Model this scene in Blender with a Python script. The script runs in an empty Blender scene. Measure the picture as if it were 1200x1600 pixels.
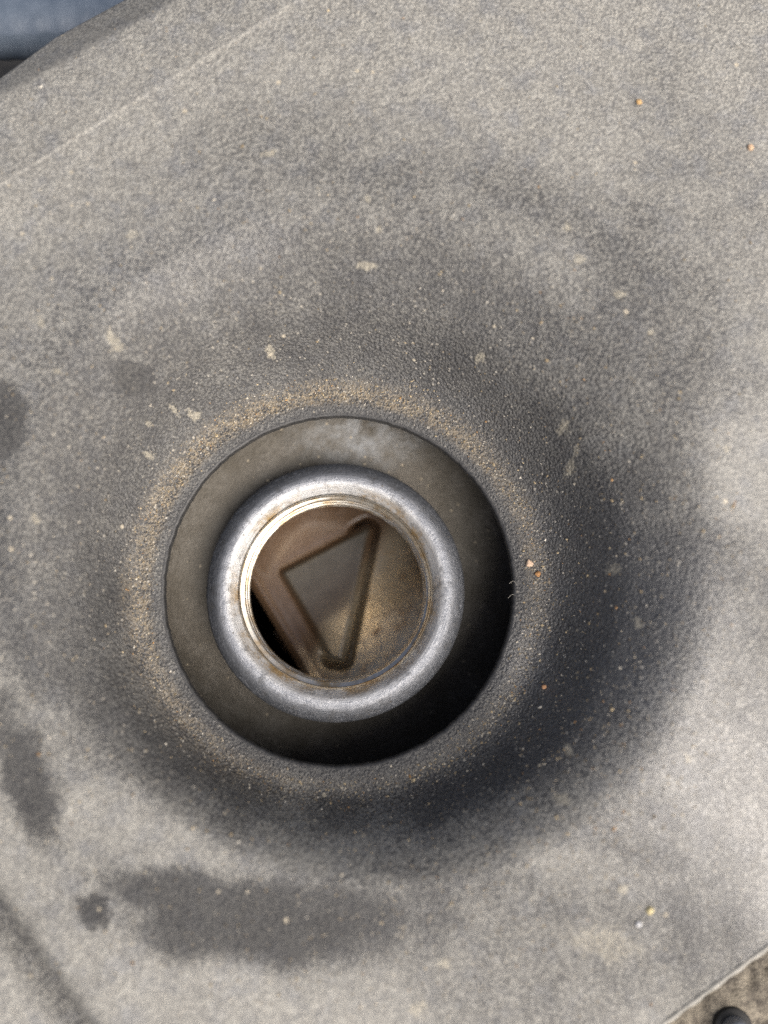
import bpy, math, random
import numpy as np
from mathutils import Vector, Matrix, noise as mnoise

# ------------------------------------------------------------------ camera, world, sun
SC = bpy.context.scene
COL = SC.collection
MM = 0.001                                    # everything below is written in millimetres
CAM = np.array([0.0, 0.0, 150.0])
FPX = 1232.0                                  # focal length in pixels of the 1200 x 1600 photograph
NADIR = (560.0, 960.0)                        # pixel straight below the camera
fw = np.array([(600 - NADIR[0]), (NADIR[1] - 800), -FPX]); fw /= np.linalg.norm(fw)
rt = np.cross(fw, [0, 1, 0]); rt /= np.linalg.norm(rt)
up = np.cross(rt, fw)
cd = bpy.data.cameras.new('camera')
cam = bpy.data.objects.new('camera', cd); COL.objects.link(cam)
cam.matrix_world = Matrix(((rt[0], up[0], -fw[0], CAM[0]*MM), (rt[1], up[1], -fw[1], CAM[1]*MM),
                           (rt[2], up[2], -fw[2], CAM[2]*MM), (0, 0, 0, 1)))
cd.sensor_fit = 'VERTICAL'
cd.lens = 5.6
cd.sensor_height = 5.6*1600/FPX
cd.sensor_width = cd.sensor_height*0.75
cd.clip_start = 0.005; cd.clip_end = 100
cd.dof.use_dof = True; cd.dof.focus_distance = 0.147; cd.dof.aperture_fstop = 1.15
SC.camera = cam

SUN_EL, SUN_AZ = math.radians(46), math.radians(-44)
sd = Vector((math.cos(SUN_EL)*math.cos(SUN_AZ), math.cos(SUN_EL)*math.sin(SUN_AZ), math.sin(SUN_EL)))
W = bpy.data.worlds.new('World'); SC.world = W; W.use_nodes = True
nt = W.node_tree; nt.nodes.clear()
wo = nt.nodes.new('ShaderNodeOutputWorld'); bg = nt.nodes.new('ShaderNodeBackground'); sk = nt.nodes.new('ShaderNodeTexSky')
sk.sky_type = 'NISHITA'; sk.sun_disc = False; sk.sun_elevation = SUN_EL
sk.sun_rotation = math.atan2(sd.x, sd.y); sk.air_density = 0.6; sk.dust_density = 7.0; sk.ozone_density = 0.3
bg.inputs['Strength'].default_value = 0.055
nt.links.new(sk.outputs[0], bg.inputs[0]); nt.links.new(bg.outputs[0], wo.inputs[0])
sl = bpy.data.lights.new('sun', 'SUN'); sl.energy = 1.5; sl.angle = math.radians(70); sl.color = (1.0, 0.985, 0.95)
so = bpy.data.objects.new('sun', sl); COL.objects.link(so)
so.rotation_euler = sd.to_track_quat('Z', 'Y').to_euler(); so.location = sd*0.5
SC.view_settings.view_transform = 'Standard'; SC.view_settings.look = 'None'
SC.view_settings.gamma = 1; SC.view_settings.use_curve_mapping = False
SC.view_settings.exposure = 1.6
SC.render.engine = 'CYCLES'; SC.cycles.use_denoising = False
SC.cycles.sample_clamp_indirect = 3.0; SC.cycles.blur_glossy = 1.0

rng = np.random.default_rng(7); random.seed(7)

# ------------------------------------------------------------------ helpers
def ray(px, py):
    return fw*FPX + rt*(px - 600) + up*(800 - py)
def at(px, py, z):
    """the point at height z seen at that pixel of the photograph"""
    d = ray(px, py); t = (z - CAM[2])/d[2]
    return CAM + d*t
def tag(o, label=None, cat=None, group=None, kind=None):
    for k, v in (('label', label), ('category', cat), ('group', group), ('kind', kind)):
        if v: o[k] = v
    return o
def empty(name, loc):
    o = bpy.data.objects.new(name, None); COL.objects.link(o)
    o.location = Vector(loc)*MM; o.empty_display_size = 0.01
    o['_o'] = [float(c) for c in loc]
    return o
def mesh_np(name, V, F, mat, parent=None, smooth=True, org=None):
    """V (n,3) in mm world coordinates, F a list of faces or an (m,k) array"""
    V = np.asarray(V, float)
    o0 = np.array(parent['_o'] if parent is not None and '_o' in parent else (org if org is not None else (0, 0, 0)), float)
    me = bpy.data.meshes.new(name)
    if isinstance(F, np.ndarray):
        n, k = F.shape
        me.vertices.add(len(V)); me.loops.add(n*k); me.polygons.add(n)
        me.vertices.foreach_set('co', ((V - o0)*MM).astype(np.float32).ravel())
        me.loops.foreach_set('vertex_index', F.astype(np.int32).ravel())
        me.polygons.foreach_set('loop_start', (np.arange(n)*k).astype(np.int32))
        me.polygons.foreach_set('loop_total', np.full(n, k, np.int32))
    else:
        me.from_pydata(((V - o0)*MM).tolist(), [], F)
    me.polygons.foreach_set('use_smooth', np.full(len(me.polygons), smooth))
    me.update(calc_edges=True); me.validate()
    me.materials.append(mat)
    o = bpy.data.objects.new(name, me); COL.objects.link(o)
    if parent is not None: o.parent = parent
    elif org is not None: o.location = Vector(org)*MM
    return o
def grid_faces(nr, nth, wrap=True):
    i = np.arange(nr - 1)[:, None]; j = np.arange(nth if wrap else nth - 1)[None, :]
    a = i*nth + j; b = i*nth + (j + 1) % nth; c = (i + 1)*nth + (j + 1) % nth; d = (i + 1)*nth + j
    return np.stack([a, d, c, b], -1).reshape(-1, 4)
def lathe(profile, centre, n=160, flip=False):
    th = np.linspace(0, 2*np.pi, n, endpoint=False)
    P = np.array(profile, float)
    V = np.stack([centre[0] + P[:, :1]*np.cos(th), centre[1] + P[:, :1]*np.sin(th), np.repeat(P[:, 1:2], n, 1)], -1).reshape(-1, 3)
    F = grid_faces(len(P), n)
    return V, (F[:, ::-1] if flip else F)
def sstep(a, b, x):
    if a > b: return 1 - sstep(b, a, x)
    t = np.clip((x - a)/(b - a), 0, 1); return t*t*(3 - 2*t)
def smooth_curve(pts, n):
    """Catmull-Rom through profile points"""
    P = np.array(pts, float); P = np.vstack([2*P[0] - P[1], P, 2*P[-1] - P[-2]]); out = []
    for i in range(1, len(P) - 2):
        for t in np.linspace(0, 1, n, endpoint=False):
            a, b, c, d = P[i-1], P[i], P[i+1], P[i+2]
            out.append(0.5*((2*b) + (c - a)*t + (2*a - 5*b + 4*c - d)*t*t + (3*b - 3*c + d - a)*t**3))
    out.append(P[-2]); return np.array(out)

# value noise in numpy for slow undulations
def vnoise(x, y, s, seed=0):
    g = np.random.default_rng(seed).random((64, 64))
    u = x/s + 1000.3; v = y/s + 1000.7
    iu = np.floor(u).astype(int); iv = np.floor(v).astype(int); fu = u - iu; fv = v - iv
    fu = fu*fu*(3 - 2*fu); fv = fv*fv*(3 - 2*fv)
    G = lambda a, b: g[a % 64, b % 64]
    return (G(iu, iv)*(1-fu) + G(iu+1, iv)*fu)*(1-fv) + (G(iu, iv+1)*(1-fu) + G(iu+1, iv+1)*fu)*fv

# ------------------------------------------------------------------ material helpers
class NT:
    def __init__(self, name):
        self.m = bpy.data.materials.new(name); self.m.use_nodes = True
        self.t = self.m.node_tree; self.b = self.t.nodes['Principled BSDF']
    def n(self, typ, **kw):
        nd = self.t.nodes.new('ShaderNode' + typ)
        for k, v in kw.items(): setattr(nd, k, v)
        return nd
    def L(self, a, b): self.t.links.new(a, b)
    def put(self, v, sock):
        if hasattr(v, 'is_linked') or isinstance(v, bpy.types.NodeSocket): self.L(v, sock)
        else: sock.default_value = v
    def math(self, op, a, b=0.0, c=0.0, clamp=False):
        nd = self.n('Math', operation=op, use_clamp=clamp)
        self.put(a, nd.inputs[0]); self.put(b, nd.inputs[1]); self.put(c, nd.inputs[2]); return nd.outputs[0]
    def rng(self, v, a, b, c=0.0, d=1.0, smooth=True):
        nd = self.n('MapRange'); nd.interpolation_type = 'SMOOTHSTEP' if smooth else 'LINEAR'
        self.put(v, nd.inputs[0])
        for i, q in enumerate((a, b, c, d)): self.put(q, nd.inputs[1 + i])
        return nd.outputs[0]
    def mix(self, f, a, b, mode='MIX'):
        nd = self.n('Mix', data_type='RGBA', blend_type=mode)
        self.put(f, nd.inputs[0])
        for v, s in ((a, nd.inputs[6]), (b, nd.inputs[7])):
            if isinstance(v, tuple): s.default_value = (*v, 1)
            else: self.L(v, s)
        return nd.outputs[2]
    def co(self):
        tc = self.n('TexCoord'); vm = self.n('VectorMath', operation='SCALE'); vm.inputs[3].default_value = 1000.0
        self.L(tc.outputs['Object'], vm.inputs[0]); return vm.outputs[0]
    def noise(self, co, size, detail=3.0, rough=0.55, w=0.0):
        nd = self.n('TexNoise'); nd.noise_dimensions = '4D'; nd.inputs['W'].default_value = w
        self.L(co, nd.inputs['Vector'])
        nd.inputs['Scale'].default_value = 1.0/size; nd.inputs['Detail'].default_value = detail; nd.inputs['Roughness'].default_value = rough
        return nd.outputs[0]
    def vor(self, co, size, out='Distance', feature='F1'):
        nd = self.n('TexVoronoi', feature=feature); nd.inputs['Scale'].default_value = 1.0/size
        self.L(co, nd.inputs['Vector']); return nd.outputs[out]
    def attr(self, name):
        nd = self.n('Attribute', attribute_name=name); return nd.outputs['Fac']
    def bump(self, h, dist, strength=1.0, normal=None):
        nd = self.n('Bump'); nd.inputs['Strength'].default_value = strength; nd.inputs['Distance'].default_value = dist*MM
        self.L(h, nd.inputs['Height'])
        if normal is not None: self.L(normal, nd.inputs['Normal'])
        return nd.outputs[0]
    def out(self, color=None, rough=None, metal=None, normal=None, spec=None):
        for v, s in ((color, 'Base Color'), (rough, 'Roughness'), (metal, 'Metallic'), (normal, 'Normal'), (spec, 'Specular IOR Level')):
            if v is None: continue
            if isinstance(v, tuple): self.b.inputs[s].default_value = (*v, 1)
            else: self.put(v, self.b.inputs[s])
        return self.m

def fleck(k, co, size, keep, rad):
    """scattered specks: one cell in 'keep' carries a round speck"""
    nd = k.n('TexVoronoi'); nd.inputs['Scale'].default_value = 1.0/size; k.L(co, nd.inputs['Vector'])
    sep = k.n('SeparateColor'); k.L(nd.outputs['Color'], sep.inputs[0])
    on = k.math('LESS_THAN', sep.outputs[0], keep)
    r = k.math('MULTIPLY', sep.outputs[1], rad)
    near = k.rng(nd.outputs['Distance'], 0.0, r, 1.0, 0.0, smooth=False)
    near = k.math('MULTIPLY', near, 2.5, clamp=True)
    return k.math('MULTIPLY', on, near), sep.outputs[2]

# --- moulded plastic under road dust
def make_plastic():
    k = NT('dusty_moulded_plastic'); co = k.co()
    dust, stain, spot, tan = k.attr('dust'), k.attr('stain'), k.attr('spot'), k.attr('tan')
    nA = k.noise(co, 9.0, 5, 0.6); nB = k.noise(co, 1.6, 4, 0.65, 3.0); nC = k.noise(co, 0.42, 2, 0.6, 7.0)
    # the moulded grain: rounded pebbles about half a millimetre across
    g1 = k.noise(co, 0.36, 3, 0.6, 1.0); g2 = k.vor(co, 0.55)
    grain = k.math('ADD', k.math('MULTIPLY', g1, 1.3), k.math('MULTIPLY', g2, -0.55))
    # dust cover
    v = k.math('ADD', dust, k.math('MULTIPLY', k.math('SUBTRACT', nA, 0.5), 0.5))
    v = k.math('ADD', v, k.math('MULTIPLY', k.math('SUBTRACT', nB, 0.5), 0.32))
    v = k.math('SUBTRACT', v, k.math('MULTIPLY', stain, k.rng(k.math('ADD', nB, k.math('MULTIPLY', nA, 0.8)), 0.6, 1.1, 0.78, 1.1)))
    cover = k.rng(v, 0.0, 1.15, 0.085, 1.0)
    pits = k.rng(k.math('ADD', nC, k.math('MULTIPLY', g1, -0.25)), 0.22, 0.46, 0.0, 1.0)
    peb = k.rng(grain, 0.15, 0.55, 0.0, 1.0)
    cov2 = k.math('MULTIPLY', k.math('MULTIPLY', cover, k.rng(pits, 0.0, 1.0, 0.58, 1.0)), k.rng(peb, 0.0, 1.0, k.rng(cover, 0.1, 0.8, 0.10, 0.62), k.rng(cover, 0.1, 0.8, 2.0, 1.12)))  # pebble tops lightened: grain highlights put into the dust colour
    plastic = k.mix(k.rng(nA, 0.3, 0.7), (0.038, 0.0375, 0.038), (0.053, 0.0525, 0.052))
    dcol = k.mix(k.rng(nB, 0.3, 0.7), (0.278, 0.268, 0.24), (0.34, 0.328, 0.29))
    dcol = k.mix(k.rng(k.noise(co, 4.0, 3, 0.6, 12.0), 0.45, 0.7), dcol, (0.25, 0.248, 0.238))
    col = k.mix(cov2, plastic, dcol)
    big = k.rng(k.noise(co, 2.3, 6, 0.75, 21.0), 0.60, 0.70)
    col = k.mix(k.math('MULTIPLY', big, 0.22), col, (0.085, 0.083, 0.08))
    # tan silt along the ledge round the hole, caught between the grains
    tv = k.math('MULTIPLY', tan, k.rng(k.math('ADD', nC, k.math('MULTIPLY', nB, 0.5)), 0.62, 0.92, 0.0, 1.0))
    col = k.mix(k.math('MULTIPLY', tv, 0.9, clamp=True), col, (0.32, 0.258, 0.17))
    # pale fly-away specks
    f1, c1 = fleck(k, co, 0.85, 0.27, 0.42)
    f2, c2 = fleck(k, co, 2.6, 0.16, 0.20)
    fc = k.mix(c1, (0.22, 0.20, 0.17), (0.40, 0.37, 0.31))
    col = k.mix(k.math('MULTIPLY', f1, k.rng(dust, 0.0, 0.8, 0.75, 0.35)), col, fc)
    col = k.mix(k.math('MULTIPLY', f2, 0.8), col, (0.42, 0.37, 0.28))
    # dried drops
    sv = k.rng(k.math('ADD', spot, k.math('MULTIPLY', k.math('SUBTRACT', nC, 0.5), 1.3)), 0.3, 0.75)
    col = k.mix(k.math('MULTIPLY', sv, 0.55), col, (0.38, 0.345, 0.265))
    rough = k.rng(cov2, 0.0, 1.0, 0.40, 0.62, smooth=False)
    rough = k.math('ADD', rough, k.math('MULTIPLY', k.math('MAXIMUM', sv, stain), 0.15), clamp=True)
    rough = k.math('SUBTRACT', rough, k.math('MULTIPLY', k.attr('film'), 0.27), clamp=True)
    h = k.math('ADD', k.math('MULTIPLY', grain, k.rng(cover, 0, 1, 1.0, 0.34)), k.math('MULTIPLY', cov2, 0.35))
    h = k.math('ADD', h, k.math('MULTIPLY', f1, 0.35))
    h = k.math('MULTIPLY', h, k.rng(k.attr('film'), 0, 1, 1.0, 0.6))
    nrm = k.bump(h, 0.30, 1.0)
    return k.out(col, rough, 0.0, nrm, k.math('SUBTRACT', k.rng(k.attr('film'), 0, 1, 0.5, 1.0), k.math('MULTIPLY', stain, 0.28)))

def make_cast():
    k = NT('oxidised_cast_aluminium'); co = k.co()
    a = k.noise(co, 6.0, 5, 0.6); b = k.noise(co, 0.9, 4, 0.65, 2.0)
    col = k.mix(k.rng(a, 0.35, 0.65), (0.068, 0.059, 0.044), (0.122, 0.111, 0.093))
    col = k.mix(k.rng(b, 0.35, 0.7), col, (0.07, 0.061, 0.047))
    st = k.attr('bloom')
    col = k.mix(k.math('MULTIPLY', st, k.rng(k.noise(co, 3.4, 7, 0.68, 31.0), 0.32, 0.80), clamp=True), col, (0.27, 0.282, 0.29))
    f, c = fleck(k, co, 1.3, 0.25, 0.28)
    col = k.mix(k.math('MULTIPLY', f, 0.7), col, (0.33, 0.28, 0.2))
    h = k.math('ADD', b, k.math('MULTIPLY', k.noise(co, 0.35, 2), 0.6))
    return k.out(col, k.rng(b, 0.3, 0.7, 0.62, 0.5), 0.25, k.bump(h, 0.14, 0.8), 0.4)

def make_neck():
    k = NT('worn_grey_aluminium'); co = k.co()
    # polar coordinates about the neck's own axis
    sp = k.n('SeparateXYZ'); k.L(co, sp.inputs[0])
    ln = k.n('VectorMath', operation='LENGTH'); cx = k.n('CombineXYZ'); k.L(sp.outputs[0], cx.inputs[0]); k.L(sp.outputs[1], cx.inputs[1]); k.L(cx.outputs[0], ln.inputs[0])
    r = ln.outputs['Value']; th = k.math('ARCTAN2', sp.outputs[1], sp.outputs[0])
    pc = k.n('CombineXYZ'); k.L(k.math('MULTIPLY', r, 6.0), pc.inputs[0]); k.L(k.math('MULTIPLY', th, 5.0), pc.inputs[1]); k.L(k.math('MULTIPLY', sp.outputs[2], 5.0), pc.inputs[2])
    brush = k.noise(pc.outputs[0], 1.6, 4, 0.65)
    mott = k.noise(co, 0.5, 4, 0.7, 1.0); big = k.noise(co, 5.0, 4, 0.6, 4.0)
    col = k.mix(k.rng(brush, 0.3, 0.7), (0.23, 0.24, 0.26), (0.42, 0.43, 0.45))
    col = k.mix(k.rng(mott, 0.5, 0.72), col, (0.20, 0.215, 0.24))
    fine = k.math('ADD', k.math('MULTIPLY', k.noise(co, 0.42, 3, 0.7, 9.0), 0.6), k.math('MULTIPLY', brush, 0.4))
    col = k.mix(k.rng(fine, 0.54, 0.64), col, (0.15, 0.155, 0.17))
    col = k.mix(k.rng(fine, 0.40, 0.30), col, (0.55, 0.56, 0.58))
    col = k.mix(k.rng(r, 20.9, 22.2, 0.0, 0.45), col, (0.16, 0.168, 0.185))  # ring darkened outwards in colour to offset sun on the outer slope
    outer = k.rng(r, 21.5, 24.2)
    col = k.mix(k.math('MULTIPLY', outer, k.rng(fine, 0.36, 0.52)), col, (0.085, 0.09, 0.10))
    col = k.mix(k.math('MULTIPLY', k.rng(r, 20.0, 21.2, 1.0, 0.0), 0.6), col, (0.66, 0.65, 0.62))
    dirt = k.rng(k.noise(co, 2.2, 5, 0.7, 15.0), 0.50, 0.66)
    col = k.mix(k.math('MULTIPLY', dirt, 0.6), col, (0.10, 0.10, 0.10))
    # brown varnish near the thread, patchy
    near = k.rng(r, 18.9, 20.5, 1.0, 0.0)
    rust = k.math('MULTIPLY', near, k.rng(k.math('ADD', big, k.math('MULTIPLY', mott, 0.5)), 0.66, 0.92), clamp=True)
    col = k.mix(rust, col, (0.33, 0.235, 0.12))
    f, c = fleck(k, co, 0.8, 0.13, 0.32)
    col = k.mix(k.math('MULTIPLY', f, 0.75), col, (0.10, 0.085, 0.065))
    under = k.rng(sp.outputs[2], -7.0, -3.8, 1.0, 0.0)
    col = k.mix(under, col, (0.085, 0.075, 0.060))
    h = k.math('ADD', k.math('MULTIPLY', brush, 0.6), k.math('ADD', mott, fine))
    rough = k.rng(mott, 0.3, 0.7, 0.42, 0.6)
    return k.out(col, rough, k.rng(under, 0, 1, 0.45, 0.2), k.bump(h, 0.13, 0.9), 0.5)

def make_thread():
    k = NT('varnished_machined_aluminium'); co = k.co()
    a = k.noise(co, 3.5, 4, 0.6)
    col = k.mix(k.rng(a, 0.4, 0.7), (0.62, 0.58, 0.50), (0.42, 0.30, 0.16))
    return k.out(col, 0.30, 0.85, k.bump(k.noise(co, 0.5, 3), 0.03, 0.5))

def make_oily():
    k = NT('oil_wet_steel'); co = k.co()
    a = k.noise(co, 9.0, 3, 0.5); b = k.noise(co, 2.5, 4, 0.6, 3.0)
    col = k.mix(k.rng(a, 0.3, 0.7), (0.50, 0.41, 0.27), (0.62, 0.53, 0.38))  # pale tan base paints brightness into the plate's lower right
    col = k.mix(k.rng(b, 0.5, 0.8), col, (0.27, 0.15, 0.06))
    var, pan = k.attr('varnish_shade'), k.attr('panel_shade')
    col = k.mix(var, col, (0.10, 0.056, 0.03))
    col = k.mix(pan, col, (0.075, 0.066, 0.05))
    m = k.out(col, k.rng(b, 0.3, 0.7, 0.26, 0.42), k.math('MULTIPLY', k.math('SUBTRACT', 1.0, k.math('MAXIMUM', var, pan), clamp=True), 0.6), k.bump(b, 0.25, 0.5), 0.6)
    k.b.inputs['Coat Weight'].default_value = 0.5; k.b.inputs['Coat Roughness'].default_value = 0.12
    return m

def make_simple(name, c1, c2, size, rough, metal=0.0, bump=0.1, coat=0.0):
    k = NT(name); co = k.co()
    a = k.noise(co, size, 5, 0.65)
    m = k.out(k.mix(k.rng(a, 0.35, 0.65), c1, c2), rough, metal, k.bump(k.noise(co, size*0.3, 3), bump, 0.8))
    k.b.inputs['Coat Weight'].default_value = coat
    return m

M_PLASTIC, M_CAST, M_NECK, M_THREAD, M_OILY = make_plastic(), make_cast(), make_neck(), make_thread(), make_oily()
M_RUBBER = make_simple('blue_black_rubber', (0.085, 0.108, 0.14), (0.11, 0.135, 0.17), 3.0, 0.3, coat=1.0)
M_DARK = make_simple('grimy_dark_iron', (0.012, 0.012, 0.012), (0.03, 0.028, 0.025), 8.0, 0.8)
M_LIP = make_simple('bare_black_plastic', (0.018, 0.018, 0.019), (0.04, 0.039, 0.037), 0.7, 0.5)
M_BEAD = make_simple('pale_edge_highlight', (0.17, 0.165, 0.145), (0.30, 0.285, 0.25), 1.6, 0.6)
M_BRACKET = make_simple('silt_caked_metal', (0.06, 0.05, 0.038), (0.19, 0.165, 0.125), 1.6, 0.85, bump=0.5)
M_BOLT = make_simple('zinc_grey_steel', (0.20, 0.215, 0.24), (0.30, 0.315, 0.34), 2.0, 0.5, 0.3)
def make_grit():
    k = NT('mineral_grit'); nd = k.n('Attribute', attribute_name='tint')
    return k.out(nd.outputs['Color'], 0.75, 0.0, None, 0.3)
M_GRIT = make_grit()

# ------------------------------------------------------------------ engine cover as one height field about its hole
HZ = 5.0
HC = at(531, 916, HZ)[:2]                        # hole centre
HR = 271*(CAM[2] - HZ)/FPX*1.0                   # hole radius, about 33 mm
LEDGE = 35.5
def line(p, q):
    """unit normal (pointing away from the hole) and offset of the line on the cover through two pixels"""
    a, b = surf(*p)[:2], surf(*q)[:2]
    t = (b - a)/np.linalg.norm(b - a); n = np.array([-t[1], t[0]])
    if np.dot(HC - a, n) > 0: n = -n
    return n, float(np.dot(a, n))
def off(L, x, y): return x*L[0][0] + y*L[0][1] - L[1]
def rim_radius(th):
    return 56.0 + 7.5*np.sin(th) + 5.5*np.cos(th) + 1.5*np.cos(2*th + 0.6)
CREASE = SHOULDER = GROOVE = EDGE_BR = None
def height(x, y):
    dx, dy = x - HC[0], y - HC[1]; r = np.hypot(dx, dy); th = np.arctan2(dy, dx)
    R = rim_radius(th)
    t = np.clip((r - LEDGE)/(R - LEDGE), 0, 1)
    # steep foot easing out into the flat
    s = 0.55*(1 - (1 - t)**2.2)*sstep(0, 0.5, t) + 0.45*t*t*(3 - 2*t)
    z = HZ + 0.5*sstep(HR, HR + 2.5, r) + 0.25*np.clip(r - HR, 0, 9)/9
    z = z + (18.5 + 4.0*np.sin(th + 0.3))*s
    # the lower right shoulder of the dish falls away outwards
    z = z - 0.0065*np.maximum(r - R*0.93, 0)**2*np.clip(np.cos(th + 0.55), 0, 1)**1.5*np.clip(1 - (r - R)/90, 0, 1)
    z = z + 0.35*(vnoise(x, y, 23, 3) - 0.5)*sstep(50, 70, r)
    if CREASE:
        d = off(CREASE, x, y); z = z - 0.09*np.maximum(d, 0) + 0.20*sstep(-0.22, 0.22, d)
    if SHOULDER:
        d = off(SHOULDER, x, y); z = z - 0.5*(np.sqrt(d*d + 1.0) + d)*0.5
    if GROOVE:
        d = off(GROOVE, x, y); z = z - 2.2*np.exp(-(d/2.4)**2) - 0.5*sstep(-1, 3, d)
    if EDGE_BR:
        d = off(EDGE_BR, x, y); z = z - 0.015*np.maximum(d + 8, 0)**2
    return z
def surf(px, py):
    """where the ray of that pixel meets the cover, by bisection"""
    a, b = -120.0, 40.0
    for _ in range(50):
        z = 0.5*(a + b); p = at(px, py, z)
        if z > float(height(p[0], p[1])): b = z
        else: a = z
    return at(px, py, 0.5*(a + b))
CREASE = line((0, 290), (470, 0))
SHOULDER = line((0, 150), (272, 0))
GROOVE = line((0, 1445), (112, 1600))
def turned(L, deg, px, py):
    a = math.radians(deg); n = L[0]; n = np.array([n[0]*math.cos(a) - n[1]*math.sin(a), n[0]*math.sin(a) + n[1]*math.cos(a)])
    return n, float(np.dot(surf(px, py)[:2], n))
EDGE_A = turned(SHOULDER, 16, 76, 68)
EDGE_B = turned(SHOULDER, 0, 76, 66)
EDGE_BR = line((1040, 1600), (1200, 1482))

def out_radius(th):
    c, s = np.cos(th), np.sin(th)
    R = np.full_like(th, 165.0)
    for n, o in (EDGE_A, EDGE_B, EDGE_BR):
        den = c*n[0] + s*n[1]; num = o - np.dot(HC, n)
        with np.errstate(divide='ignore', invalid='ignore'):
            q = np.where(den > 1e-4, num/den, 1e9)
        R = np.minimum(R, q)
    return R
NTH, NR = 1440, 430
th = np.linspace(0, 2*np.pi, NTH, endpoint=False)
RO = out_radius(th)
s = np.linspace(0, 1, NR)[:, None]**1.12
LIP = 0.55
r = HR + LIP + (RO[None, :] - HR - LIP)*s
X = HC[0] + r*np.cos(th); Y = HC[1] + r*np.sin(th); Z = height(X, Y)
rings = [np.stack([X, Y, Z], -1)]
# rolled outer edge with a side wall, and a plain underside
drop = 4.0 + 30.0*sstep(-0.35, 0.1, np.cos(th + 0.75))
for dr, dz in ((0.35, -0.25), (0.5, -0.8), (0.5, -1.5)):
    xx = HC[0] + (RO + dr)*np.cos(th); yy = HC[1] + (RO + dr)*np.sin(th)
    rings.append(np.stack([xx, yy, Z[-1] + dz], -1)[None])
for dr in (0.5, -1.4):
    xx = HC[0] + (RO + dr)*np.cos(th); yy = HC[1] + (RO + dr)*np.sin(th)
    rings.append(np.stack([xx, yy, Z[-1] - 1.5 - drop], -1)[None])
for q in np.linspace(1, 0, 40):
    rr = HR + LIP + (RO - HR - LIP - 1.5)*q
    xx = HC[0] + rr*np.cos(th); yy = HC[1] + rr*np.sin(th)
    rings.append(np.stack([xx, yy, height(xx, yy) - 2.6], -1)[None])
V = np.concatenate(rings, 0); nrow = V.shape[0]
cover = empty('engine_cover', (HC[0], HC[1], HZ))
tag(cover, 'dusty grey moulded plastic engine cover dished around a round hole', 'engine cover')
shell = mesh_np('shell', V.reshape(-1, 3), grid_faces(nrow, NTH), M_PLASTIC, cover)

# dirt and wear of the cover: where dust lies, where it was wiped or wetted away, dried drops
VX, VY = V[..., 0].ravel(), V[..., 1].ravel()
def blob(px, py, ax, ay, rot=0.0, soft=0.35, wob=0.25, seed=1):
    """soft ragged ellipse on the cover; size in pixels of the photograph"""
    c = surf(px, py); k = np.linalg.norm(CAM - c)/FPX
    dx, dy = VX - c[0], VY - c[1]; a = math.radians(rot)
    u = (dx*math.cos(a) + dy*math.sin(a))/(ax*k); v = (-dx*math.sin(a) + dy*math.cos(a))/(ay*k)
    d = np.hypot(u, v) + wob*(vnoise(VX, VY, max(ax, ay)*k*0.45, seed) - 0.5)*2 + wob*0.4*(vnoise(VX, VY, max(ax, ay)*k*0.13, seed + 7) - 0.5)*2
    return 1 - sstep(1 - soft, 1 + soft, d)
rr = np.hypot(VX - HC[0], VY - HC[1]); tt = np.arctan2(VY - HC[1], VX - HC[0])
clean = blob(548, 745, 560, 490, 0, 0.12, 0.09, 11)
clean = np.maximum(clean, 0.6*blob(300, 420, 330, 110, 25, 0.5, 0.2, 12))
dust = 0.95 - 0.62*clean
wallz = 1 - sstep(52, 66, rr)
dust += clean*(wallz*(-0.13 - 0.12*(1 - sstep(41, 50, rr)) + 0.07*np.cos(tt - 2.9) + 0.30*sstep(41, 54, rr)*np.clip(np.cos(tt + 0.45), 0, 1)) + (1 - wallz)*(0.27 + 0.03*np.cos(tt - 2.2)))
dust = dust - 0.25*blob(1120, 380, 150, 200, 20, 0.7, 0.5, 21) - 0.52*blob(1160, 1140, 230, 300, 0, 0.6, 0.4, 22) - 0.42*blob(960, 1500, 330, 130, -8, .6, .4, 23) - 0.28*blob(430, 1365, 330, 95, 0, .8, .4, 24)  # last patch thins dust to paint on the dish's fading shade
stain = np.zeros_like(VX)
for a in ((392, 1444, 158, 52, -3, 0.6, 0.26, 31), (300, 1402, 95, 28, -8, 0.7, 0.4, 44), (36, 1200, 32, 92, 22, 0.6, 0.3, 32), (4, 655, 30, 52, 0, 0.35, 0.25, 33),
          (207, 592, 24, 20, 40, 0.4, 0.4, 34), (146, 1424, 22, 20, 0, 0.4, 0.3, 35), (178, 930, 16, 40, 0, 0.6, 0.3, 36),
          (560, 275, 120, 28, 0, 0.5, 0.35, 37), (780, 300, 110, 40, -25, 0.5, 0.4, 38), (965, 430, 50, 90, 35, 0.6, 0.4, 39), (1035, 560, 26, 90, 10, .6, .4, 40)):
    stain = np.maximum(stain, blob(*a)*(1.0 if a[0] < 500 else 0.1))
dgr = VX*GROOVE[0][0] + VY*GROOVE[0][1] - GROOVE[1]
stain = np.maximum(stain, 0.6*np.exp(-(dgr/2.6)**2))  # groove also darkened in colour, painted shade of the crease
spot = np.zeros_like(VX)
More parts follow.
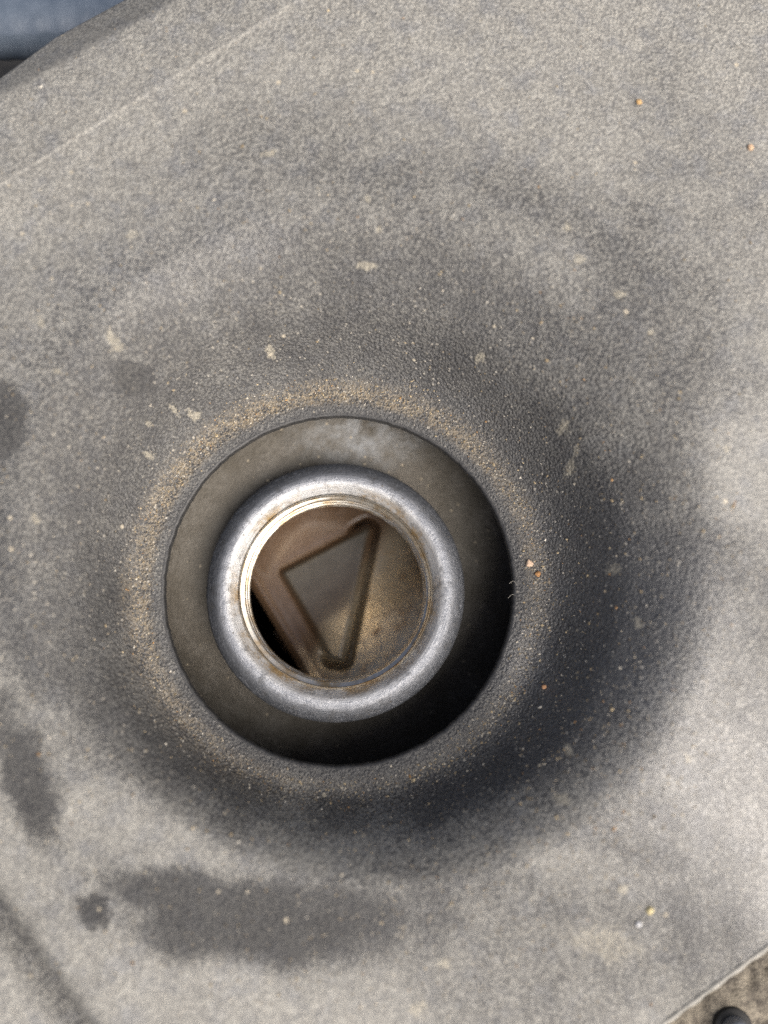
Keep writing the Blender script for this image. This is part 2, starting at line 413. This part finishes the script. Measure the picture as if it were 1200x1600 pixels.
for i, a in enumerate(((178, 532, 13, 18, 10), (63, 503, 10, 10, 0), (575, 415, 17, 7, 0), (750, 560, 9, 9, 0), (880, 668, 8, 11, 0), (890, 735, 9, 14, -10),
          (960, 890, 10, 14, 0), (905, 405, 18, 9, 30), (886, 355, 8, 10, 0), (995, 975, 8, 12, 20), (930, 1470, 66, 34, -8), (424, 552, 8, 12, 20),
          (900, 705, 5, 12, 0), (1018, 520, 7, 8, 0), (888, 1172, 7, 14, 0), (655, 1580, 14, 16, 0), (695, 1505, 10, 9, 0), (272, 640, 6, 12, 20),
          (232, 662, 5, 5, 0), (575, 310, 7, 7, 0), (592, 358, 7, 6, 0), (205, 368, 14, 8, 10), (305, 650, 12, 10, 0), (1135, 700, 8, 9, 0), (970, 460, 12, 10, 0),
          (1075, 1185, 9, 10, 0), (880, 1250, 14, 9, 20), (90, 580, 7, 7, 0), (233, 712, 8, 7, 0), (420, 240, 14, 7, 10), (975, 1390, 9, 10, 0), (55, 810, 8, 8, 0))):
    spot = np.maximum(spot, blob(a[0], a[1], a[2]*0.85, a[3]*0.85, a[4], 0.6, 0.45, 50 + i)*(0.68 if a[2] < 40 else 0.5))
tan = sstep(HR + 1.4, HR + 3.2, rr)*(1 - sstep(HR + 4.0, HR + 8.0, rr))*(0.40 + 0.34*np.cos(tt - 2.2))
film = np.maximum(blob(1120, 1200, 180, 290, 25, 0.7, 0.3, 81), 0.45*blob(1160, 820, 70, 260, 0, 0.7, 0.3, 82))
film = np.maximum(film, 0.6*blob(270, 400, 220, 80, 30, 0.6, 0.3, 83))
for nm, a in (('film', film), ('dust', dust), ('stain', stain), ('spot', spot), ('tan', tan)):
    at_ = shell.data.attributes.new(nm, 'FLOAT', 'POINT'); at_.data.foreach_set('value', a.astype(np.float32))

# thin bare lip of the hole
z0 = HZ
zl = float(height(HC[0] + HR + LIP, HC[1]))
Vl, Fl = lathe(smooth_curve([(HR + LIP + 0.03, zl - 0.01), (HR + 0.3, zl - 0.08), (HR + 0.05, zl - 0.3), (HR, zl - 0.8), (HR + 0.05, zl - 2.0), (HR + 0.2, zl - 2.5), (HR + LIP + 0.02, zl - 2.62)], 4), HC, 420, flip=True)
lipn = 0.16*(vnoise(Vl[:, 0], Vl[:, 1], 1.1, 61) - 0.5) + 0.12*(vnoise(Vl[:, 0], Vl[:, 1], 0.5, 62) - 0.5)
lipn *= (np.hypot(Vl[:, 0] - HC[0], Vl[:, 1] - HC[1]) < HR + 0.45)
Vl[:, :2] = HC + (Vl[:, :2] - HC)*(1 - lipn/HR)[:, None]
mesh_np('hole_lip', Vl, Fl, M_LIP, cover)
# bead along the lower right edge, its pale colour a painted edge highlight
bead_pts = []
n_, o_ = EDGE_BR; tdir = np.array([n_[1], -n_[0]]); base = n_*o_
mid = surf(1118, 1541)[:2]; tm = np.dot(mid, tdir)
for q in np.linspace(-45, 60, 90):
    p = base + tdir*(tm + q) + n_*0.35
    bead_pts.append((p[0], p[1], float(height(p[0], p[1])) - 0.15))
def tube(P, rad, ns=10):
    P = np.array(P, float); rad = np.broadcast_to(rad, (len(P),)); Vs = []
    T = np.gradient(P, axis=0); T /= np.linalg.norm(T, axis=1)[:, None]
    ref = np.array([0, 0, 1.0]) if abs(T[0][2]) < 0.9 else np.array([1.0, 0, 0])
    for i in range(len(P)):
        a = np.cross(T[i], ref); a /= np.linalg.norm(a); b = np.cross(a, T[i])
        ang = np.linspace(0, 2*np.pi, ns, endpoint=False)
        Vs.append(P[i] + rad[i]*(np.cos(ang)[:, None]*a + np.sin(ang)[:, None]*b))
    n = len(P)
    F = [tuple(f) for f in grid_faces(n, ns)] + [tuple(range(ns)), tuple(range((n-1)*ns, n*ns))[::-1]]
    return np.concatenate(Vs), F
Vb, Fb = tube(bead_pts, 0.55 + 0.12*np.sin(np.arange(90)*1.7), 10)
mesh_np('edge_bead', Vb, Fb, M_BEAD, cover)

# ------------------------------------------------------------------ valve cover with its filler neck
NC = at(525, 922, -2.0)[:2]
DECK = -12.0
vc = empty('valve_cover', (NC[0], NC[1], DECK))
tag(vc, 'grey brown cast aluminium valve cover with a raised round oil filler neck', 'valve cover')
prof = [(21.6, DECK), (22.3, DECK), (23, DECK)] + [(23 + q, DECK) for q in np.linspace(1, 42, 60)] + [(70, DECK - 0.2), (85, DECK - 1), (90, DECK - 5), (91, DECK - 95), (88, DECK - 95), (87, DECK - 6), (83, DECK - 4), (40, DECK - 4), (22.5, DECK - 4)]
Vd, Fd = lathe(prof, NC, 240, flip=True)
Vd[:, 2] += 0.25*(vnoise(Vd[:, 0], Vd[:, 1], 7, 5) - 0.5)*(np.hypot(Vd[:, 0]-NC[0], Vd[:, 1]-NC[1]) < 65)*(Vd[:, 2] > DECK - 1)
TILT = np.array([-0.10, 0.155])                  # the casting leans down towards the lower right
Vd[:, 2] += np.clip((Vd[:, :2] - NC) @ TILT, -9, 9)*(Vd[:, 2] > DECK - 30)
deck = mesh_np('deck', Vd, Fd, M_CAST, vc)
bl = at(565, 690, DECK)
d = np.hypot((Vd[:, 0] - bl[0])/13, (Vd[:, 1] - bl[1])/6)
a_ = deck.data.attributes.new('bloom', 'FLOAT', 'POINT'); a_.data.foreach_set('value', np.clip(1.4 - d, 0, 1).astype(np.float32))
neck_prof = smooth_curve([(18.45, -2.9), (18.9, -2.1), (19.5, -1.2), (20.05, -0.45), (20.6, -0.08), (21.3, 0.0), (22.2, -0.25), (23.1, -0.95), (23.9, -1.7), (24.6, -2.5), (24.95, -3.6), (24.7, -4.8), (23.6, -5.9), (22.4, -6.4), (22.0, -8.0), (21.9, -12.0), (21.9, -17.0)], 5)
Vn, Fn = lathe(neck_prof, NC, 260, flip=False)
Vn[:, 2] += 0.22*(vnoise(Vn[:, 0], Vn[:, 1], 3.1, 91) - 0.5) + 0.12*(vnoise(Vn[:, 0], Vn[:, 1], 0.9, 92) - 0.5)
ne = empty('filler_neck', (NC[0], NC[1], 0)); ne.location = (0, 0, -DECK*MM); ne.parent = vc
def child(name, V, F, mat, smooth=True):
    return mesh_np(name, V, F, mat, ne, smooth)
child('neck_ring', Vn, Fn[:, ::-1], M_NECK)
# threaded bore: a helical ridge, then a plain skirt
nth_, nz_ = 200, 120
ths = np.linspace(0, 2*np.pi, nth_, endpoint=False); zs = np.linspace(-2.2, -13.5, nz_)
zz, tq = np.meshgrid(zs, ths, indexing='ij')
ph = zz/3.1*2*np.pi + tq
rad = 18.25 - 0.72*np.clip(np.sin(ph)*2.2, -1, 1)*sstep(-13, -11.5, zz)*(1 - sstep(-3.2, -2.2, zz)) - 0.02
Vt = np.stack([NC[0] + rad*np.cos(tq), NC[1] + rad*np.sin(tq), zz], -1)
tail = [(18.2, -14.2), (18.6, -15.0), (18.6, -15.6), (21.5, -18.6), (22.0, -18.6)]
rows = [np.stack([NC[0] + a*np.cos(ths), NC[1] + a*np.sin(ths), np.full(nth_, b)], -1)[None] for a, b in tail]
first = np.stack([NC[0] + 18.46*np.cos(ths), NC[1] + 18.46*np.sin(ths), np.full(nth_, -2.0)], -1)[None]
Vt = np.concatenate([first, Vt] + rows, 0)
child('thread', Vt.reshape(-1, 3), grid_faces(Vt.shape[0], nth_), M_THREAD)

# ------------------------------------------------------------------ baffle plate under the filler neck
BZ = -30.0
def bp(px, py): return at(px, py, BZ)[:2]
TRI = np.array([bp(574, 828), bp(532, 1024), bp(520, 1022), bp(446, 896)])
def poly_sdf(x, y, P):
    d = np.full(x.shape, 1e9); ins = np.zeros(x.shape, bool); n = len(P)
    for i in range(n):
        a, b = P[i], P[(i+1) % n]; e = b - a; wx, wy = x - a[0], y - a[1]
        t = np.clip((wx*e[0] + wy*e[1])/(e @ e), 0, 1)
        d = np.minimum(d, np.hypot(wx - t*e[0], wy - t*e[1]))
        c = ((a[1] > y) != (b[1] > y)) & (x < (b[0]-a[0])*(y-a[1])/(b[1]-a[1]+1e-12) + a[0])
        ins ^= c
    return np.where(ins, -d, d)
gx = np.linspace(-24, 24, 400) + NC[0]; gy = np.linspace(-24, 24, 400) + NC[1]
GX, GY = np.meshgrid(gx, gy, indexing='ij')
sdf = poly_sdf(GX, GY, TRI) - 1.6
e_ = TRI[1] - TRI[0]; t_ = np.clip(((GX - TRI[0][0])*e_[0] + (GY - TRI[0][1])*e_[1])/(e_ @ e_), 0, 1.15)
side = 1 - sstep(1.8, 5.0, np.hypot(GX - TRI[0][0] - t_*e_[0], GY - TRI[0][1] - t_*e_[1]))          # the stamped groove is deep and sharp on the right, shallow on the left
GZ = BZ + 1.5*(1 - sstep(-1.9, 0.1, sdf)) - (0.05 + 3.9*side)*np.exp(-((sdf - 0.65)/(0.65 - 0.15*side))**2)
uu_ = (GX - NC[0])*0.65 - (GY - NC[1])*0.76
uu_ = uu_ - 0.5*(np.sqrt((uu_ - 20)**2 + 4) + uu_ - 20)
GZ += 0.55*0.5*(np.sqrt((uu_ - 2)**2 + 25) + uu_ - 2) - 0.6  # plate bent up at lower right, shaped to reflect the lit bore wall
GZ += 0.6*(vnoise(GX, GY, 11, 9) - 0.5)
# the plate ends along a slanting edge at the lower left
e0, e1 = bp(400, 930), bp(482, 1066); tdv = (e1 - e0)/np.linalg.norm(e1 - e0); nv = np.array([-tdv[1], tdv[0]])
if nv[0] > 0: nv = -nv
dist = (GX - e0[0])*nv[0] + (GY - e0[1])*nv[1]
push = np.maximum(dist, 0)
GX2, GY2 = GX - nv[0]*push, GY - nv[1]*push
GZ2 = GZ - np.minimum(push, 3.0) + 0.8*np.exp(-((dist + 1.5)/1.2)**2)
top = np.stack([GX2, GY2, GZ2], -1)
nb = len(gx)
F1 = grid_faces(nb, nb, wrap=False)
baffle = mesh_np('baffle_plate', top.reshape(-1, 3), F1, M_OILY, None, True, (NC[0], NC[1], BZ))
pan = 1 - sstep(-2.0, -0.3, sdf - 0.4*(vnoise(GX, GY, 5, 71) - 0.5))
var = sstep(6.5, -1.5, (GX - NC[0])*0.8 - (GY - NC[1])*0.6 + 7*(vnoise(GX, GY, 9, 70) - 0.5))  # brown varnish, spread further to dim the sunlit upper left in colour
pan = pan*sstep(20, -12, (GX - NC[0])*0.6 - (GY - NC[1])*0.9)  # panel's dark tone fades out to paint a brighter lower right
for nm, a in (('panel_shade', pan), ('varnish_shade', 0.97*var)):
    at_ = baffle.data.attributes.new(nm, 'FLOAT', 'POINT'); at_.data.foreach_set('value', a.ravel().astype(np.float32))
md = baffle.modifiers.new('thick', 'SOLIDIFY'); md.thickness = 1.2*MM; md.offset = -1
tag(baffle, 'oily brown baffle plate with a stamped rounded triangle seen down the filler neck', 'baffle plate')

# ------------------------------------------------------------------ engine bay around the cover
# dark engine below everything
Ve, Fe = [], []
n = 60
gxx, gyy = np.meshgrid(np.linspace(-420, 420, n), np.linspace(-420, 420, n), indexing='ij')
gz = -92 + 14*(vnoise(gxx, gyy, 45, 2) - 0.5)
eb = mesh_np('engine_block', np.stack([gxx, gyy, gz], -1).reshape(-1, 3), grid_faces(n, n, wrap=False), M_DARK)
tag(eb, 'dark grimy engine block far below the cover', None, None, 'structure')
# hose at the upper left
hz = 0.0
h0, h1 = at(-330, 28, hz), at(420, 20, hz)
hp = [h0 + (h1 - h0)*q + np.array([0, 0, -3*math.sin(q*3)]) for q in np.linspace(0, 1, 60)]
Vh, Fh = tube(hp, 6.3 + 0.12*np.sin(np.arange(60)*2.1), 40)
hose = mesh_np('coolant_hose', Vh, Fh, M_RUBBER, None, True, hp[30])
tag(hose, 'glossy blue black rubber hose running past the upper left edge of the cover', 'hose')
# caked bracket and bolt beyond the lower right edge
BRZ = 7.0
brc = at(1190, 1600, BRZ)
br = empty('mounting_bracket', brc); tag(br, 'silt caked bracket with a grey bolt below the lower right edge of the cover', 'bracket')
n_, o_ = EDGE_BR; tdir = np.array([n_[1], -n_[0]]); tb = float(np.dot(brc[:2], tdir))
uu, vv = np.meshgrid(np.linspace(-50, 50, 150) + tb, np.linspace(1.2, 60, 100) + o_, indexing='ij')
gxx, gyy = uu*tdir[0] + vv*n_[0], uu*tdir[1] + vv*n_[1]
gz = BRZ + 1.5*(vnoise(gxx, gyy, 6, 14) - 0.5) + 0.9*(vnoise(gxx, gyy, 1.7, 15) - 0.5)
pl = mesh_np('plate', np.stack([gxx, gyy, gz], -1).reshape(-1, 3), grid_faces(150, 100, wrap=False)[:, ::-1] if np.cross(tdir, n_) < 0 else grid_faces(150, 100, wrap=False), M_BRACKET, br)
md = pl.modifiers.new('thick', 'SOLIDIFY'); md.thickness = 3*MM; md.offset = -1
bc = at(1160, 1622, BRZ + 4)
Vq, Fq = lathe(smooth_curve([(0.02, BRZ + 3.6), (1.0, BRZ + 3.55), (1.8, BRZ + 3.2), (2.1, BRZ + 2.4), (2.15, BRZ + 0.5)], 4) , bc, 24, flip=True)
bo = mesh_np('bolt', Vq, Fq, M_BOLT, br)
Vq, Fq = lathe([(2.1, BRZ + 1.2), (3.1, BRZ + 1.1), (3.3, BRZ + 0.8), (3.3, BRZ - 1)], bc, 32, flip=True)
mesh_np('bolt_shade_ring', Vq, Fq, M_DARK, br)  # dark ring added in place of the shadow round the bolt

# ------------------------------------------------------------------ grit
OCT = np.array([(1, 0, 0), (-1, 0, 0), (0, 1, 0), (0, -1, 0), (0, 0, 1), (0, 0, -1)], float)
OF = np.array([(0, 2, 4), (2, 1, 4), (1, 3, 4), (3, 0, 4), (2, 0, 5), (1, 2, 5), (3, 1, 5), (0, 3, 5)])
TINTS = np.array([(0.46, 0.37, 0.23), (0.36, 0.28, 0.17), (0.58, 0.54, 0.46), (0.30, 0.25, 0.18), (0.42, 0.25, 0.11), (0.50, 0.45, 0.36)])
def grit_points():
    P = []
    n = 5000                                           # the ring on the ledge round the hole
    a = rng.uniform(0, 2*np.pi, n); q = HR + 3.8 + rng.normal(0, 1.25, n) + 1.3*np.abs(rng.normal(0, 1, n))
    keep = (q > HR + 1.2) & (rng.random(n) < 0.45 + 0.55*np.clip(0.5 + 0.5*np.cos(a - 2.0) + 0.35*np.cos(a + 0.6), 0, 1))
    P.append((a[keep], q[keep], np.clip(rng.lognormal(-2.42, 0.42, n), 0.045, 0.27)[keep]))
    n = 5200                                           # the wall of the dish, more on the lower right side
    a = rng.uniform(0, 2*np.pi, n); q = rng.uniform(40, 66, n)
    keep = rng.random(n) < 0.30 + 0.7*np.clip(np.cos(a + 0.5), 0, 1)
    P.append((a[keep], q[keep], np.clip(rng.lognormal(-2.3, 0.38, n), 0.05, 0.25)[keep]))
    n = 1200
    a = rng.uniform(0, 2*np.pi, n); q = rng.uniform(62, 125, n)
    keep = q < out_radius(a) - 4
    P.append((a[keep], q[keep], np.clip(rng.lognormal(-2.3, 0.38, n), 0.05, 0.25)[keep]))
    return [np.concatenate(x) for x in zip(*P)]
a, q, sz = grit_points(); n = len(a)
gx_, gy_ = HC[0] + q*np.cos(a), HC[1] + q*np.sin(a); gz_ = height(gx_, gy_) + sz*0.35
jit = OCT[None]*(1 + rng.uniform(-0.35, 0.35, (n, 6, 1))) + rng.uniform(-0.25, 0.25, (n, 6, 3))
ang = rng.uniform(0, 2*np.pi, n); ca, sa = np.cos(ang)[:, None], np.sin(ang)[:, None]
st = rng.uniform(0.7, 1.8, n)[:, None]
jx, jy = jit[..., 0]*st, jit[..., 1]
jit = np.stack([jx*ca - jy*sa, jx*sa + jy*ca, jit[..., 2]*0.8], -1)
GV = jit*sz[:, None, None] + np.stack([gx_, gy_, gz_], -1)[:, None, :]
GF = (OF[None] + (np.arange(n)*6)[:, None, None]).reshape(-1, 3)
grit = mesh_np('dust_grit', GV.reshape(-1, 3), GF, M_GRIT, None, False, (HC[0], HC[1], HZ))
tag(grit, 'fine tan grit and dust grains scattered round the hole of the cover', 'grit', None, 'stuff')
tc_ = TINTS[rng.choice(6, n, p=[.22, .20, .16, .22, .04, .16])]*rng.uniform(0.5, 1.0, (n, 1))
colr = np.ones((n, 6, 4)); colr[..., :3] = tc_[:, None, :]
ca_ = grit.data.attributes.new('tint', 'FLOAT_COLOR', 'POINT'); ca_.data.foreach_set('color', colr.astype(np.float32).ravel())

def pebble(px, py, rpx, tint, label, seed):
    c = surf(px, py); k = np.linalg.norm(CAM - c)/FPX; R = rpx*k
    import bmesh
    bm = bmesh.new(); bmesh.ops.create_icosphere(bm, subdivisions=2, radius=R)
    for v in bm.verts:
        f = 1 + 0.45*mnoise.noise(v.co/R*0.9 + Vector((seed*3.1, 0, 0))); v.co *= f; v.co.z *= 0.7
    V = np.array([v.co[:] for v in bm.verts]) + c + np.array([0, 0, R*0.45]); F = [tuple(v.index for v in f.verts) for f in bm.faces]; bm.free()
    o = mesh_np('sand_grain', V, F, M_GRIT, None, False, c)
    cl = np.ones((len(V), 4)); cl[:, :3] = tint
    x = o.data.attributes.new('tint', 'FLOAT_COLOR', 'POINT'); x.data.foreach_set('color', cl.astype(np.float32).ravel())
    tag(o, label, 'sand grain', 'larger sand grains lying on the engine cover')
for i, (px, py, rp, t, lb) in enumerate((
    (998, 160, 3.8, (0.42, 0.27, 0.12), 'amber sand grain on the dusty flat of the cover, upper right, further from the edge'),
    (1172, 232, 4.0, (0.45, 0.31, 0.20), 'pale orange sand grain on the dusty flat close to the right edge of the picture'),
    (827, 880, 5.5, (0.52, 0.38, 0.27), 'peach sand grain just right of the black gap beside the filler neck'),
    (840, 897, 4.2, (0.36, 0.19, 0.08), 'small rust orange sand grain just below the peach grain right of the hole'),
    (850, 1073, 3.6, (0.45, 0.25, 0.13), 'lone bright orange sand grain to the lower right of the hole'),
    (1015, 1422, 5.0, (0.52, 0.44, 0.24), 'yellow sand grain beside the big pale stain, lower right'),
    (997, 1443, 4.2, (0.45, 0.45, 0.45), 'light grey sand grain just below the yellow grain, lower right'))):
    pebble(px, py, rp, t, lb, i + 1)

# lint caught on the lip of the hole
for i, (pts, lb) in enumerate((
    (((740, 722), (746, 730), (752, 733), (760, 741)), 'single pale lint hair at the upper right of the hole lip'),
    (((795, 912), (801, 908), (806, 911), (808, 918)), 'curled pale lint fibre on the right lip of the hole, upper of two'),
    (((793, 935), (800, 929), (807, 931), (811, 938)), 'curled pale lint fibre on the right lip of the hole, lower of two'))):
    P = smooth_curve([np.append(at(*p, HZ + 0.5)[:2], HZ + 0.45 + 0.5*math.sin(j*1.3 + i)) for j, p in enumerate(pts)], 5)
    Vf, Ff = tube(P, 0.032, 5)
    o = mesh_np('lint_fibre', Vf, Ff, M_BEAD, None, True, P[0])
    tag(o, lb, 'lint', 'lint fibres on the lip of the hole')
for o in list(bpy.data.objects):
    if '_o' in o: del o['_o']
